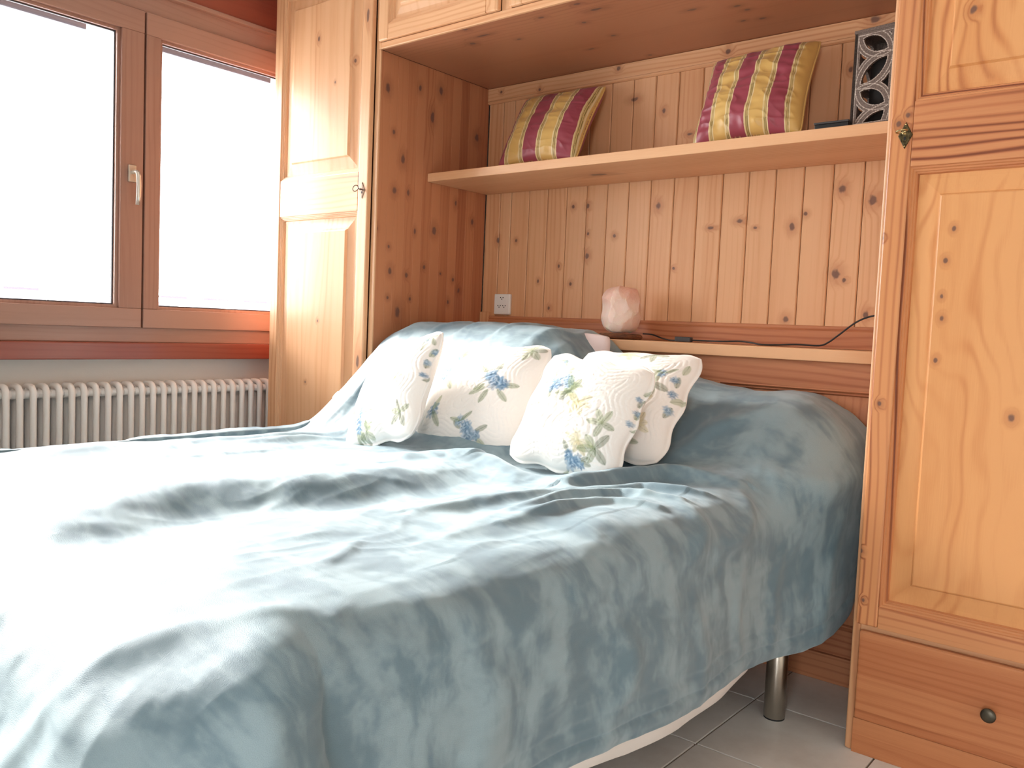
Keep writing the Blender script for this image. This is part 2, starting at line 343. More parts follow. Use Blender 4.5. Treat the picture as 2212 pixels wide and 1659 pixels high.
m_roofsheet = roofsheet()
m_roofdark = plain('roof_dark_board', srgb(64, 58, 66), .8)

# ================================================================== room shell
XW, D, W = -0.82, 0.64, 1.89          # window sash face, cabinet depth, niche width
ZC = 2.099; ZR = 2.56
floor = box('floor', (-1.15, -4.8, -.12), (3.7, .12, -.004), m_grout, None, 0); tag(floor, kind='structure')
TS = .3701; tx0, ty0 = 1.5972, -.9016
tm = boxmesh(TS-.005, TS-.005, .012, .0015, 2); tm.materials.append(m_tile)
for i in range(-7, 6):
    for j in range(-8, 4):
        x0, y0 = tx0+i*TS, ty0+j*TS
        if x0+TS < -.95 or x0 > 3.6 or y0 > .02: continue
        link('floor_tile', tm, None, floor, (x0+TS/2, y0+TS/2, -.006))
ceiling = box('ceiling', (-1.15, -4.8, ZR), (3.7, .12, ZR+.1), m_wall, None, 0); tag(ceiling, kind='structure')
wb = box('wall_back', (-1.15, .03, -.004), (3.7, .12, ZR), m_wall, None, 0); tag(wb, kind='structure')
wr = box('wall_right', (3.6, -4.8, -.004), (3.7, .03, ZR), m_wall, None, 0); tag(wr, kind='structure')
WI = -.89                                # inner face of the window wall
OY0, OY1, OZ0, OZ1 = -2.98, -.28, .93, 2.33
wl = multibox('wall_left', [((-1.15, -4.8, -.004), (WI, .03, OZ0)), ((-1.15, -4.8, OZ1), (WI, .03, ZR)), ((-1.15, -4.8, OZ0), (WI, OY0, OZ1)), ((-1.15, OY1, OZ0), (WI, .03, OZ1))], m_wall); tag(wl, kind='structure')
# rear wall; unseen glazed door added behind the camera to let in fill light
RX0, RX1, RZ0, RZ1 = 2.65, 3.35, .06, 2.1
wre = multibox('wall_rear', [((-1.15, -4.8, -.004), (RX0, -4.7, ZR)), ((RX1, -4.8, -.004), (3.7, -4.7, ZR)), ((RX0, -4.8, RZ1), (RX1, -4.7, ZR)), ((RX0, -4.8, -.004), (RX1, -4.7, RZ0))], m_wall); tag(wre, kind='structure')
# ------------------------------------------------------------------ window 1
win = thing('window_1', (XW, -1.6, OZ0), kind='structure')
FX = XW-.018                             # fixed frame face lies a little behind the sashes
box('frame_rail', (FX-.07, OY0, .93), (FX, OY1, .992), m_wframe, win, .003)
box('frame_rail', (FX-.07, OY0, 2.235), (FX, OY1, 2.332), m_wframe, win, .003)
box('frame_jamb', (FX-.07, OY0, .992), (FX, OY0+.06, 2.235), m_wstile, win, .003)
box('frame_jamb', (FX-.07, OY1-.06, .992), (FX, OY1, 2.235), m_wstile, win, .003)
for ym in (-1.153, -2.049): box('mullion', (FX-.07, ym-.04, .992), (XW-.061, ym+.04, 2.235), m_wstile, win, .002)
def sash(y0, y1, handle_y=None, left_w=.1):
    s = thing('sash', (XW, (y0+y1)/2, .99), parent=win)
    z0, z1 = .990, 2.248; b = .078
    for nm, lo, hi, m in (('bottom_rail', (XW-.06, y0, z0), (XW, y1, z0+b), m_wframe), ('top_rail', (XW-.06, y0, z1-.088), (XW, y1, z1), m_wframe),
                          ('stile', (XW-.06, y0, z0+b), (XW, y0+.062, z1-.088), m_wstile), ('stile', (XW-.06, y1-left_w, z0+b), (XW, y1, z1-.088), m_wstile)):
        box(nm, lo, hi, m, s, .004, 3)
    g0, g1, h0, h1 = y0+.062, y1-left_w, z0+b, z1-.088
    # bevelled glazing bead and gasket
    for nm, mat, xa, xb, t in (('glazing_bead', m_wstile, XW-.032, XW-.016, .012), ('gasket', m_gasket, XW-.040, XW-.030, .017)):
        multibox(nm, [((xa, g0, h0), (xb, g1, h0+t)), ((xa, g0, h1-t), (xb, g1, h1)), ((xa, g0, h0+t), (xb, g0+t, h1-t)), ((xa, g1-t, h0+t), (xb, g1, h1-t))], mat, s)
    box('pane', (XW-.046, g0+.004, h0+.004), (XW-.042, g1-.004, h1-.004), m_glass, s, 0)
    # closed roller of an outside blind, just under the top rail
    box('blind_rail', (XW-.135, g0-.02, h1-.020), (XW-.10, g1-.09, h1+.03), m_blind, s, .006)
    if handle_y is not None:
        hz = 1.602
        bx = box('handle_plate', (XW, handle_y-.016, hz-.034), (XW+.010, handle_y+.016, hz+.034), m_handle, s, .004, 3)
        pts = [(XW+.008, handle_y, hz+.004), (XW+.030, handle_y, hz+.006), (XW+.044, handle_y+.002, hz+.004), (XW+.050, handle_y+.004, hz-.012), (XW+.052, handle_y+.005, hz-.05), (XW+.050, handle_y+.005, hz-.09), (XW+.044, handle_y+.004, hz-.125)]
        tubeobj('handle_grip', pts, .0085, m_handle, s, 10, [.9, .9, 1, 1.05, 1.1, 1.1, .95])
sash(-1.149, -.345, None, .062); sash(-2.045, -1.157, -1.205, .092); sash(-2.92, -2.053, None, .062)
sill = box('trim_1', (-.90, OY0-.05, .862), (XW+.012, -.28, .930), m_sill, None, .005, 3); tag(sill, kind='structure')
t2 = thing('trim_2', (XW, -1.6, 2.33), kind='structure')
box('pelmet_board', (WI, -4.0, 2.340), (XW-.004, -.28, ZR), m_sill, t2, .002)
box('pelmet_bead', (WI, -4.0, 2.325), (XW+.008, -.28, 2.343), m_wframe, t2, .004, 3)
wn2 = thing('fill_door', ((RX0+RX1)/2, -4.75, RZ0), kind='structure')  # added door, out of view, lets fill daylight into the room
for lo, hi in (((RX0, -4.78, RZ0), (RX1, -4.72, RZ0+.06)), ((RX0, -4.78, RZ1-.06), (RX1, -4.72, RZ1)), ((RX0, -4.78, RZ0+.06), (RX0+.06, -4.72, RZ1-.06)), ((RX1-.06, -4.78, RZ0+.06), (RX1, -4.72, RZ1-.06))):
    box('frame_bar', lo, hi, m_wstile, wn2, .004)
box('pane', (RX0+.06, -4.755, RZ0+.06), (RX1-.06, -4.750, RZ1-.06), m_glass, wn2, 0)
# ------------------------------------------------------------------ neighbour's roof outside
nr = thing('neighbour_roof', (-6.4, .9, -.5), 'snow covered roof of the house outside the window', 'roof')
multibox('roof_slab', [((-9.5, -3.5, .86), (-6.05, 5.0, .92))], m_snow, nr)
for k in range(17): box('roof_sheet', (-6.06, -3.4+k*.5, .9), (-6.0, -3.4+k*.5+.47, 1.205-.004*(k % 3)), m_roofsheet, nr, .004)
for k in range(17):
    if k % 5 != 3: box('ridge_board', (-6.03, -3.4+k*.5+.10, 1.215), (-5.99, -3.4+k*.5+.40, 1.238), m_roofdark, nr, .003)

# ------------------------------------------------------------------ radiator
rad = thing('radiator', (-.80, -1.2, .12), 'white column radiator on the plaster wall below the window sill', 'radiator')
XR, ZT, ZB = -.769, .7755, .16
def section():
    v, f = [], []
    def add(vf):
        n = len(v); v.extend(vf[0]); f.extend([tuple(i+n for i in q) for q in vf[1]])
    r = .0122
    # front and rear tubes joined over the top and bottom by rounded heads
    pts = []
    for a in np.linspace(0, math.pi, 9): pts.append((-.012+.0-(.0), 0, 0))
    loop = [(XR-.012, 0, ZB+.02)]+[(XR-.012-.0*k, 0, z) for k, z in enumerate(np.linspace(ZB+.06, ZT-.04, 6))]
    loop += [(XR-.0135-.022*(1-math.cos(a)), 0, ZT-.0135-.022+.022*math.sin(a)) for a in np.linspace(.2, math.pi/2, 5)]
    loop += [(x, 0, ZT-.0135) for x in (XR-.05, XR-.07)]
    loop += [(XR-.0865+.022*(math.sin(a)-1)+0, 0, ZT-.0355+.022*math.cos(a)) for a in (math.pi/2*.99, )]
    add(tube(loop[:-1]+[(XR-.092, 0, ZT-.03), (XR-.098, 0, ZT-.06), (XR-.098, 0, ZB+.02)], r, 10))
    add(tube([(XR-.055, 0, ZT-.02), (XR-.055, 0, ZB+.02)], r, 8))
    add(tube([(XR-.012, 0, ZB+.02), (XR-.098, 0, ZB+.02)], r, 8))
    for x in (XR-.036, XR-.075):
        for z in (ZT-.042, ZB+.03): add(tube([(x, -.0228, z), (x, .0228, z)], .0165, 10))
    return mesh('radiator_section', v, f, True)
sm = section(); sm.materials.append(m_rad)
for k in range(-7, 29): link('column', sm, None, rad, (0, -.5706+.046*(k-24), 0))
for yy in (-1.9, -.45): tubeobj('wall_bracket', [(WI+.002, yy, .6), (XR-.05, yy, .6)], .008, m_rad, rad, 8)
for yy in (-1.95,): tubeobj('supply_pipe', [(XR-.06, yy, .19), (XR-.06, yy-.05, .17), (XR-.06, yy-.06, .0)], .009, m_rad, rad, 8)

# ================================================================== built-in pine furniture
def door(parent, x0, x1, z0, z1, yf, panels, ms, mr, mp, sw=.06, fld=.048, rails=None):
    """framed door, front face at y = yf; panels = [(z0,z1)] openings"""
    d = thing('door', ((x0+x1)/2, yf, z0), parent=parent); t = .022
    box('stile', (x0, yf, z0), (x0+sw, yf+t, z1), ms, d, .008, 4); box('stile', (x1-sw, yf, z0), (x1, yf+t, z1), ms, d, .006, 3)
    zz = [z0]+[q for p in panels for q in p]+[z1]
    for a, b in zip(zz[0::2], zz[1::2]): box('rail', (x0+sw, yf+.0005, a), (x1-sw, yf+t, b), mr, d, .002)
    for a, b in panels:
        rings('panel_moulding', x0+sw-.001, x1-sw+.001, a-.001, b+.001, [(0, .001), (.002, .0045), (.006, .0045), (.008, .0080), (.012, .0080), (.014, .0115), (.017, .0115), (.020, .0175)], [ms, mr], d, yf, True)
        rings('raised_panel', x0+sw+.018, x1-sw-.018, a+.018, b-.018, [(0, .0175), (.012, .0165), (fld-.006, .0105), (fld, .0098), (fld+.0045, .0025), (fld+.007, .0015)], mp, d, yf)
    return d
def escutcheon(d, x, z, yf, mat, keymat, diamond=True, ring_dx=-.02, ring_turn=0.0):
    hw, hh = .017, .033
    v = [(-hw, 0, 0), (0, 0, -hh), (hw, 0, 0), (0, 0, hh)]; v += [(a*.9, -.0025, c*.9) for a, b, c in v]; v.append((0, -.0035, 0))
    f = [(0, 1, 5, 4), (1, 2, 6, 5), (2, 3, 7, 6), (3, 0, 4, 7), (4, 5, 8), (5, 6, 8), (6, 7, 8), (7, 4, 8)]
    link('lock_plate', mesh('lock_plate', v, f), mat, d, (x, yf, z))
    for dz in (-.026, .026):
        vv, ff = lathe([(.0022, 0), (.0022, .001), (.0008, .002)], 8); o = link('plate_pin', mesh('pin', vv, ff, True), keymat, d, (x, yf-.0015, z+dz)); o.rotation_euler = (math.radians(90), 0, 0)
    box('keyhole', (x-.002, yf-.0042, z-.012), (x+.002, yf-.003, z-.004), m_hole, d, 0)
    # key: shaft and oval bow
    kz = z+.003; v, f = tube([(0, -.002, 0), (0, -.024, 0)], .0025, 8)
    for yy in (-.008, -.013):
        v2, f2 = tube([(0, yy+.001, 0), (0, yy-.001, 0)], .0042, 8); f += [tuple(i+len(v) for i in q) for q in f2]; v = list(v)+v2
    bow = [(.0125*math.sin(a)*math.cos(ring_turn), -.024-.011+.0125*math.cos(a)*1.0, .0125*math.sin(a)*math.sin(ring_turn)) for a in np.linspace(0, 2*math.pi, 25)]
    v2, f2 = tube(bow, .0018, 6, False); f += [tuple(i+len(v) for i in q) for q in f2]; v = list(v)+v2
    link('key', mesh('key', v, f, True), keymat, d, (x, yf, kz))

# left wardrobe ------------------------------------------------------
LW = thing('wardrobe', (-.33, -.32, 0), 'tall pine wardrobe beside the window with sunlit door', 'wardrobe')
LX0, LX1 = -.655, 0.0; HT = 2.50
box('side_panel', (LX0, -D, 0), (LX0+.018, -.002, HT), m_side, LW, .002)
# the side that lines the bed niche is edge-glued from upright lamellas
cuts = [-.638, -.585, -.545, -.492, -.437, -.395, -.338, -.288, -.232, -.182, -.128, -.07, -.002]
box('side_core', (-.018, -D+.004, 0), (-.006, -.002, HT), m_gap, LW, 0)
for i, (a, b) in enumerate(zip(cuts[:-1], cuts[1:])):
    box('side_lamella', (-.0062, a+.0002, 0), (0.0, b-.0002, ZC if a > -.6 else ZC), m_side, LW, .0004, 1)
box('edge_moulding', (-.020, -D-.003, 0), (0.001, -D+.006, HT), m_stile, LW, .0035, 3)
box('front_post', (-.030, -D+.002, 0), (-.020, -D+.03, HT), m_stile, LW, .002)
box('base_board', (LX0+.018, -D+.02, 0), (-.02, -D+.04, .32), m_drawer, LW, .002)
box('top_panel', (LX0, -D, HT), (0, -.002, HT+.02), m_shelf, LW, .002)
box('back_panel', (LX0+.018, -.012, 0), (-.02, -.002, HT), m_side, LW, 0)
dl = door(LW, -.652, -.028, .335, 2.47, -.664, [(.39, 1.487), (1.64, 2.41)], m_stile, m_rail, m_lpanel, .058)
escutcheon(dl, -.058, 1.565, -.664, m_irondark, m_irondark, ring_turn=1.1)
# right wardrobe -----------------------------------------------------
RW = thing('wardrobe', (2.2, -.32, 0), 'tall pine wardrobe with a drawer at its foot beside the bed', 'wardrobe')
RX = 2.51
box('side_panel', (W, -D-.004, 0), (W+.020, -.002, HT), m_stile, RW, .007, 4)
box('side_panel', (RX-.02, -D, 0), (RX, -.002, HT), m_stile, RW, .003, 3)
box('back_panel', (W+.02, -.012, 0), (RX-.02, -.002, HT), m_side, RW, 0)
box('top_panel', (W, -D, HT), (RX, -.002, HT+.02), m_shelf, RW, .002)
box('face_rail', (W+.02, -D, .315), (RX-.02, -D+.02, .345), m_rail, RW, .002)
dr = door(RW, W+.012, RX-.012, .338, 2.47, -.664, [(.393, 1.484), (1.640, 2.41)], m_rstile, m_rrail, m_rpanel, .054, .05)
escutcheon(dr, 1.940, 1.560, -.664, m_antique, m_keymetal, ring_turn=.15)
dw = thing('drawer', (2.2, -.66, .09), parent=RW)
box('drawer_front', (W+.022, -.660, .092), (RX-.022, -.640, .322), m_drawer, dw, .007, 3)
box('drawer_box', (W+.05, -.640, .10), (RX-.05, -.12, .28), m_side, dw, .002)
v, f = lathe([(.006, 0), (.006, .012), (.014, .016), (.0165, .020), (.0165, .024), (.012, .027), (.004, .028)], 24)
o = link('knob', mesh('knob', v, f, True), m_knob, dw, (2.217, -.660, .204)); o.rotation_euler = (math.radians(90), 0, 0)
box('plinth', (W+.020, -.652, 0), (RX-.02, -.632, .090), m_drawer, RW, .001)
# overhead cabinet -----------------------------------------------------
OC = thing('overhead_cabinet', (.945, -.32, ZC), 'pine cupboard bridging the two wardrobes above the bed niche', 'cabinet')
box('bottom_panel', (.002, -D, ZC), (W-.002, -.002, ZC+.022), m_under_shaded, OC, .002)
box('front_edge', (.012, -D-.012, ZC-.002), (W-.002, -D+.001, ZC+.022), m_rail, OC, .003, 2)
box('edge_end', (.001, -D-.012, ZC-.002), (.0115, -D+.001, ZC+.022), m_stile, OC, .003, 2)
box('top_panel', (.002, -D, HT), (W-.002, -.002, HT+.02), m_shelf, OC, .002)
box('back_panel', (.002, -.012, ZC+.022), (W-.002, -.002, HT), m_side, OC, 0)
for xa, xb in ((.606, .655), (1.237, 1.287)): box('divider', (xa+.002, -D-.004, ZC+.022), (xb-.002, -D+.02, HT), m_stile, OC, .002)
for xa, xb in ((.006, .606), (.655, 1.237), (1.287, W-.006)): door(OC, xa, xb, 2.123, 2.48, -.664, [(2.180, 2.425)], m_stile, m_rail, m_lpanel, .055, .04)
# niche back: tongue-and-groove boards ---------------------------------
NB = thing('niche_panelling', (.945, 0, ZC), 'upright knotty pine boarding at the back of the bed niche', 'panelling')
box('backing', (.001, .013, .2), (W-.001, .028, ZC), m_gap, NB, 0)
bnd = [.001, .085, .148]+[.2474+.0994*i for i in range(17)]+[W-.001]
for a, b in zip(bnd[:-1], bnd[1:]): box('board', (a+.0013, 0, 1.06), (b-.0013, .013, 2.06), m_board, NB, .003, 1)
box('top_strip', (.001, -.013, 2.044), (W-.001, .013, ZC-.001), m_strip, NB, .002)
extr_x('top_bead', [(-.006, 2.046), (-.012, 2.043), (-.012, 2.036), (-.007, 2.032), (0, 2.032), (0, 2.046)], .001, W-.001, m_strip, NB)
extr_x('lower_moulding', [(.0, 1.029), (-.014, 1.029), (-.014, 1.086), (-.011, 1.089), (-.013, 1.094), (-.010, 1.101), (-.004, 1.104), (0, 1.104)], .055, W-.001, m_hrail, NB)
box('corner_cover', (.001, -.012, 1.029), (.054, 0, 1.12), m_board, NB, .002)
# ledge + headboard ------------------------------------------------------
HB = thing('headboard', (.945, -.12, 0), 'pine headboard with framed panels behind the bed and a ledge on top', 'headboard')
HY = -.24
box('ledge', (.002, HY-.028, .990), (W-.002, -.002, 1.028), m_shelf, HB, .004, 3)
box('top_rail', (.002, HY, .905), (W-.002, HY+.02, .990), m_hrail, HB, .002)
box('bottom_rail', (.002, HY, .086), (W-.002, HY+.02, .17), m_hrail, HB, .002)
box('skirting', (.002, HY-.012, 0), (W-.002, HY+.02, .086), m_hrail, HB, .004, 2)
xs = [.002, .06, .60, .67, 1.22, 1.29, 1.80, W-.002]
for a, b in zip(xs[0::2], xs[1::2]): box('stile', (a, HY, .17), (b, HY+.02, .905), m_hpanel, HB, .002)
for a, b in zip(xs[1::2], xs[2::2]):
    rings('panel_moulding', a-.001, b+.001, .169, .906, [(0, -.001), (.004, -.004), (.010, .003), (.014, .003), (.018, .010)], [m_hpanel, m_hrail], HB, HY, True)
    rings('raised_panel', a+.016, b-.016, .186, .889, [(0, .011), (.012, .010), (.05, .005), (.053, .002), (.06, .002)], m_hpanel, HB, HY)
# shelf ------------------------------------------------------------------
sh = box('wall_shelf', (.002, -.37, 1.639), (W-.002, -.002, 1.6735), m_shelf, None, .003, 2); tag(sh, 'long thick pine shelf across the niche carrying striped cushions', 'shelf')
# outlet -------------------------------------------------------------------
ot = thing('wall_outlet', (.131, -.002, 1.155), 'white triple wall socket on the pine boarding', 'wall socket')
box('face_plate', (.086, -.016, 1.110), (.176, -.0005, 1.200), m_white, ot, .006, 3)
for cx, cz in ((.131, 1.181), (.117, 1.146), (.145, 1.146)):
    for ax, az in ((-.007, .003), (.007, .003), (0, -.004)):
        vv, ff = lathe([(.0024, 0), (.0024, .0012)], 10); o = link('pin_hole', mesh('hole', vv, ff), m_hole, ot, (cx+ax, -.0158, cz+az)); o.rotation_euler = (math.radians(90), 0, 0)

# ================================================================== bed
BED = thing('bed', (.9, -1.25, 0), 'double bed with steel legs under the grey-blue blanket', 'bed')
box('bed_base', (.12, -2.22, .255), (1.70, -.285, .40), m_bedbase, BED, .02, 3)
box('mattress', (.12, -2.22, .40), (1.69, -.285, .625), m_ticking, BED, .05, 5)
for lx, ly in ((1.685, -.605), (.2, -.62), (1.6, -2.0), (.2, -2.0)):
    v, f = lathe([(.027, 0), (.029, .003), (.029, .27), (.027, .272)], 32); lg = link('leg', mesh('leg', v, f, True), m_steel, BED, (lx, ly, .002))
    v, f = lathe([(.0285, 0), (.0285, .004)], 32); link('foot_cap', mesh('foot_cap', v, f), m_black, lg, (lx, ly, 0))
def interp(x, xs, ys): return np.interp(x, xs, ys)
def sstep(a, b, x):
    t = np.clip((x-a)/(b-a), 0, 1); return t*t*(3-2*t)
def vnoise(x, y, seed=0):
    """smooth value noise"""
    r = np.random.default_rng(seed); G = r.random((64, 64))
    xi, yi = np.floor(x).astype(int), np.floor(y).astype(int); fx, fy = x-xi, y-yi
    fx, fy = fx*fx*fx*(fx*(fx*6-15)+10), fy*fy*fy*(fy*(fy*6-15)+10)
    g = lambda a, b: G[a % 64, b % 64]
    return (g(xi, yi)*(1-fx)+g(xi+1, yi)*fx)*(1-fy)+(g(xi, yi+1)*(1-fx)+g(xi+1, yi+1)*fx)*fy-.5
def polydist(X, Y, pts):
    """distance to a polyline, sign: + on its right-hand (+x) side; also taper along its ends"""
    best = np.full(X.shape, 9.); sgn = np.ones(X.shape); pos = np.zeros(X.shape); L = 0
    lens = [math.dist(a, b) for a, b in zip(pts[:-1], pts[1:])]; tot = sum(lens)
    for (a, b), l in zip(zip(pts[:-1], pts[1:]), lens):
        dx, dy = b[0]-a[0], b[1]-a[1]; t = ((X-a[0])*dx+(Y-a[1])*dy)/(l*l); tc = np.clip(t, 0, 1)
        d = np.hypot(X-a[0]-tc*dx, Y-a[1]-tc*dy); cr = dx*(Y-a[1])-dy*(X-a[0]); m = d < best
        best = np.where(m, d, best); sgn = np.where(m, np.where(cr < 0, 1., -1.), sgn); pos = np.where(m, (L+tc*l)/tot, pos); L += l
    return best*sgn, pos
# blanket: cloth grid mapped over mattress, pillows, side and foot
XE, YE, RAD = 1.60, -2.22, .13
na, nb = 480, 580
ga = np.concatenate([np.linspace(-.33, 0, 20)[:-1], np.linspace(0, XE-.02, 310)[:-1], np.linspace(XE-.02, XE+.60, na-20-310+2)])
gb = np.concatenate([np.linspace(-.275, YE, 480)[:-1], np.linspace(YE, YE-.62, nb-480+1)])
Aq, Bq = np.meshgrid(ga, gb, indexing='ij')
xa = np.clip(Aq, .0, XE); yb = np.maximum(Bq, YE)
# pillow hump under the blanket
hx = interp(xa, [0, .05, .15, .45, .78, .88, .95, 1.05, 1.2, 1.32, 1.45, 1.6], [.30, .36, .40, .405, .40, .36, .305, .285, .27, .25, .232, .225])
lefty = sstep(.90, 1.12, xa)
yf = -1.02*(1-lefty)+(-.86)*lefty; yk = -.52*(1-lefty)+(-.42)*lefty
ramp_ = sstep(yf, yk, yb)
ztop = .660+hx*ramp_
ztop += .03*np.exp(-((yb+.36)/.1)**2)*lefty*0
# outside distances
dR = np.maximum(Aq-XE, 0); dL = np.maximum(-Aq, 0); dF = np.maximum(YE-Bq, 0)
dd = np.hypot(dR, dF); ddl = np.hypot(dL, dF); side = np.where(dL > 0, ddl, dd)
dirx = np.where(dL > 0, -dL, dR)/np.maximum(side, 1e-6); diry = -dF/np.maximum(side, 1e-6)
fq = dF/np.maximum(dR+dF, 1e-6)
rad = np.where(dL > 0, .05, RAD+.05*ramp_*lefty+.12*fq)
flare = .035+.35*fq
th = np.minimum(side/rad, math.pi/2-flare); arc = rad*(math.pi/2-flare)
rest = np.maximum(side-arc, 0)
Hh = rad*np.sin(th)+rest*math.sin(.0)+rest*np.sin(flare); Vv = rad*(1-np.cos(th))+rest*np.cos(flare)
hem = interp(-yb, [.27, .36, .45, .55, .71, 1.0, 1.235, 1.49, 1.69, 2.3], [.36, .325, .285, .255, .243, .262, .262, .287, .300, .32])
Vmax = rad*(1-math.sin(.035))+np.maximum(.60-rad*(math.pi/2-.035), 0)*math.cos(.035)
scale = np.where(dL > 0, 1.0, (ztop-hem)/Vmax)
Xq = xa+dirx*Hh; Yq = yb+diry*Hh; Zq = ztop-Vv*np.where(side > 0, scale, 1)
Xq += .03*ramp_*lefty*sstep(0, .2, dR)*np.exp(-((Zq-.70)/.25)**2)     # pillow pushes the side out
Xq += .022*sstep(.15, .55, dR)
Xq = np.where(dL > 0, np.maximum(Xq, .022+.02*np.sin(Bq*9)*.3), Xq)
# folds: (points, height, width left, width right)
TOPF = [
 ([(1.10,-2.42),(1.045,-2.328),(.966,-2.195),(.953,-2.13),(.91,-2.04),(.905,-1.94),(.93,-1.84),(.97,-1.74),(1.0,-1.62),(1.01,-1.5),(.997,-1.353),(1.0,-1.2)], .047, .16, .09),
 ([(.169,-1.967),(.145,-1.851),(.125,-1.713),(.198,-1.654),(.322,-1.651)], .020, .05, .045),
 ([(.27,-1.664),(.166,-1.52),(.17,-1.331),(.191,-1.016)], .022, .04, .035),
 ([(.242,-1.534),(.264,-1.326),(.30,-.983)], .016, .03, .03),
 ([(.34,-1.9),(.364,-1.727),(.392,-1.579),(.40,-1.2)], .014, .04, .035),
 ([(.812,-1.772),(.813,-1.645),(.825,-1.514),(.86,-1.406)], .018, .06, .03),
 ([(.60,-1.28),(.75,-1.30),(.854,-1.25),(.913,-1.15),(1.032,-1.10),(1.20,-1.17),(1.33,-1.13)], .034, .06, .06),
 ([(1.333,-1.16),(1.37,-.99),(1.435,-.86),(1.55,-.82),(1.62,-.80)], .046, .05, .032),
 ([(1.378,-1.20),(1.485,-1.06),(1.62,-1.0)], .022, .024, .018),
 ([(1.44,-1.514),(1.42,-1.28),(1.48,-1.15),(1.62,-1.11)], .022, .026, .018),
 ([(1.486,-1.598),(1.496,-1.352),(1.527,-1.268),(1.62,-1.225)], .018, .024, .018),
 ([(1.497,-2.055),(1.459,-1.984),(1.405,-1.886)], .007, .022, .014),
 ([(1.305,-1.653),(1.328,-1.536),(1.352,-1.375),(1.356,-1.2)], .018, .04, .022),
 ([(1.465,-1.749),(1.448,-1.584),(1.466,-1.42)], .010, .03, .025),
 ([(.55,-2.3),(.60,-2.05),(.58,-1.75)], .012, .08, .05),
 ([(1.30,-2.5),(1.38,-2.3),(1.50,-2.1),(1.55,-1.8)], .003, .07, .06),
 ([(1.08,-.72),(1.2,-.55),(1.35,-.45),(1.5,-.42)], .010, .025, .03),
 ([(1.12,-.62),(1.25,-.45),(1.42,-.36)], .010, .02, .025),
 ([(1.35,-.78),(1.45,-.62),(1.6,-.52)], .012, .03, .03),
 ([(.10,-.98),(.12,-.85),(.18,-.70)], .016, .03, .03),
 ([(.22,-1.05),(.24,-.9),(.32,-.75)], .014, .03, .03),
 ([(.45,-.62),(.47,-.45),(.46,-.3)], .010, .02, .02), ([(.62,-.62),(.60,-.45),(.63,-.3)], .010, .02, .02), ([(.30,-.6),(.33,-.45),(.31,-.3)], .010, .02, .02), ([(.80,-.62),(.84,-.45),(.80,-.3)], .012, .02, .025),
]
# side folds in cloth coordinates (a beyond XE, b)
SIDF = [([(1.63,-.83),(1.70,-.90),(1.76,-1.0),(1.80,-1.12)], .018, .03, .03), ([(1.66,-.72),(1.73,-.70),(1.82,-.60),(1.90,-.42)], .022, .03, .035),
 ([(1.62,-1.12),(1.72,-1.16),(1.80,-1.25)], .012, .03, .03), ([(1.95,-.55),(2.05,-.60),(2.18,-.62)], .010, .03, .03), ([(1.90,-.80),(2.05,-.82),(2.18,-.86)], .010, .025, .025), ([(1.88,-1.0),(2.02,-1.03),(2.17,-1.02)], .009, .03, .03),
 ([(1.92,-1.25),(2.05,-1.22),(2.18,-1.24)], .009, .03, .03), ([(1.85,-1.55),(2.0,-1.52),(2.17,-1.6)], .010, .04, .04), ([(1.80,-1.95),(1.95,-1.9),(2.15,-1.98)], .012, .05, .04),
 ([(1.66,-2.16),(1.56,-2.32),(1.45,-2.52),(1.36,-2.75)], .008, .026, .022), ([(1.58,-2.10),(1.36,-2.30),(1.15,-2.48),(.95,-2.70)], .002, .025, .016), ([(1.40,-2.16),(1.15,-2.30),(.9,-2.42)], .002, .03, .02),
 ([(1.62,-2.24),(1.80,-2.36),(2.0,-2.55),(2.15,-2.7)], .016, .05, .05), ([(1.50,-2.24),(1.52,-2.45),(1.58,-2.7)], .010, .05, .05), ([(1.15,-2.25),(1.2,-2.45),(1.22,-2.75)], .008, .06, .05), ([(.8,-2.3),(.85,-2.5),(.86,-2.8)], .008, .06, .05)]
disp = np.zeros(Aq.shape)
wobx = Aq+.025*vnoise(Aq*7, Bq*7, 11)+.008*vnoise(Aq*22, Bq*22, 12); woby = Bq+.025*vnoise(Aq*7, Bq*7, 13)
for pts, h, wl_, wr_ in TOPF+SIDF:
    d, pos = polydist(wobx, woby, pts)
    g = np.where(d < 0, np.exp(-(d/wl_)**2), np.exp(-(d/wr_)**2)); disp += h*g*(.25+.75*np.sin(np.pi*np.clip(pos, .02, .98))**.6)
d, pos = polydist(wobx, woby, TOPF[0][0]); disp -= .014*np.exp(-((d-.16)/.08)**2)*np.sin(np.pi*np.clip(pos, .02, .98))**.6
rid = lambda n_: (1-np.abs(n_)*4)
topm = np.where(side > 0, .35, 1.0)*(1-ramp_*.5)
disp += topm*(.0022*rid(vnoise(Aq*9+1.5*vnoise(Aq*3, Bq*3, 31), Bq*2.2+Aq*1.2, 32))+.0012*rid(vnoise(Aq*21+1.5*vnoise(Aq*6, Bq*6, 33), Bq*5+Aq*3, 34)))
disp += .020*vnoise(Aq*3.1, Bq*2.3, 1)+.010*vnoise(Aq*7, Bq*5, 2)+.005*vnoise(Aq*16+.5*vnoise(Aq*5, Bq*5, 4), Bq*11, 3)+.002*vnoise(Aq*40, Bq*30, 5)
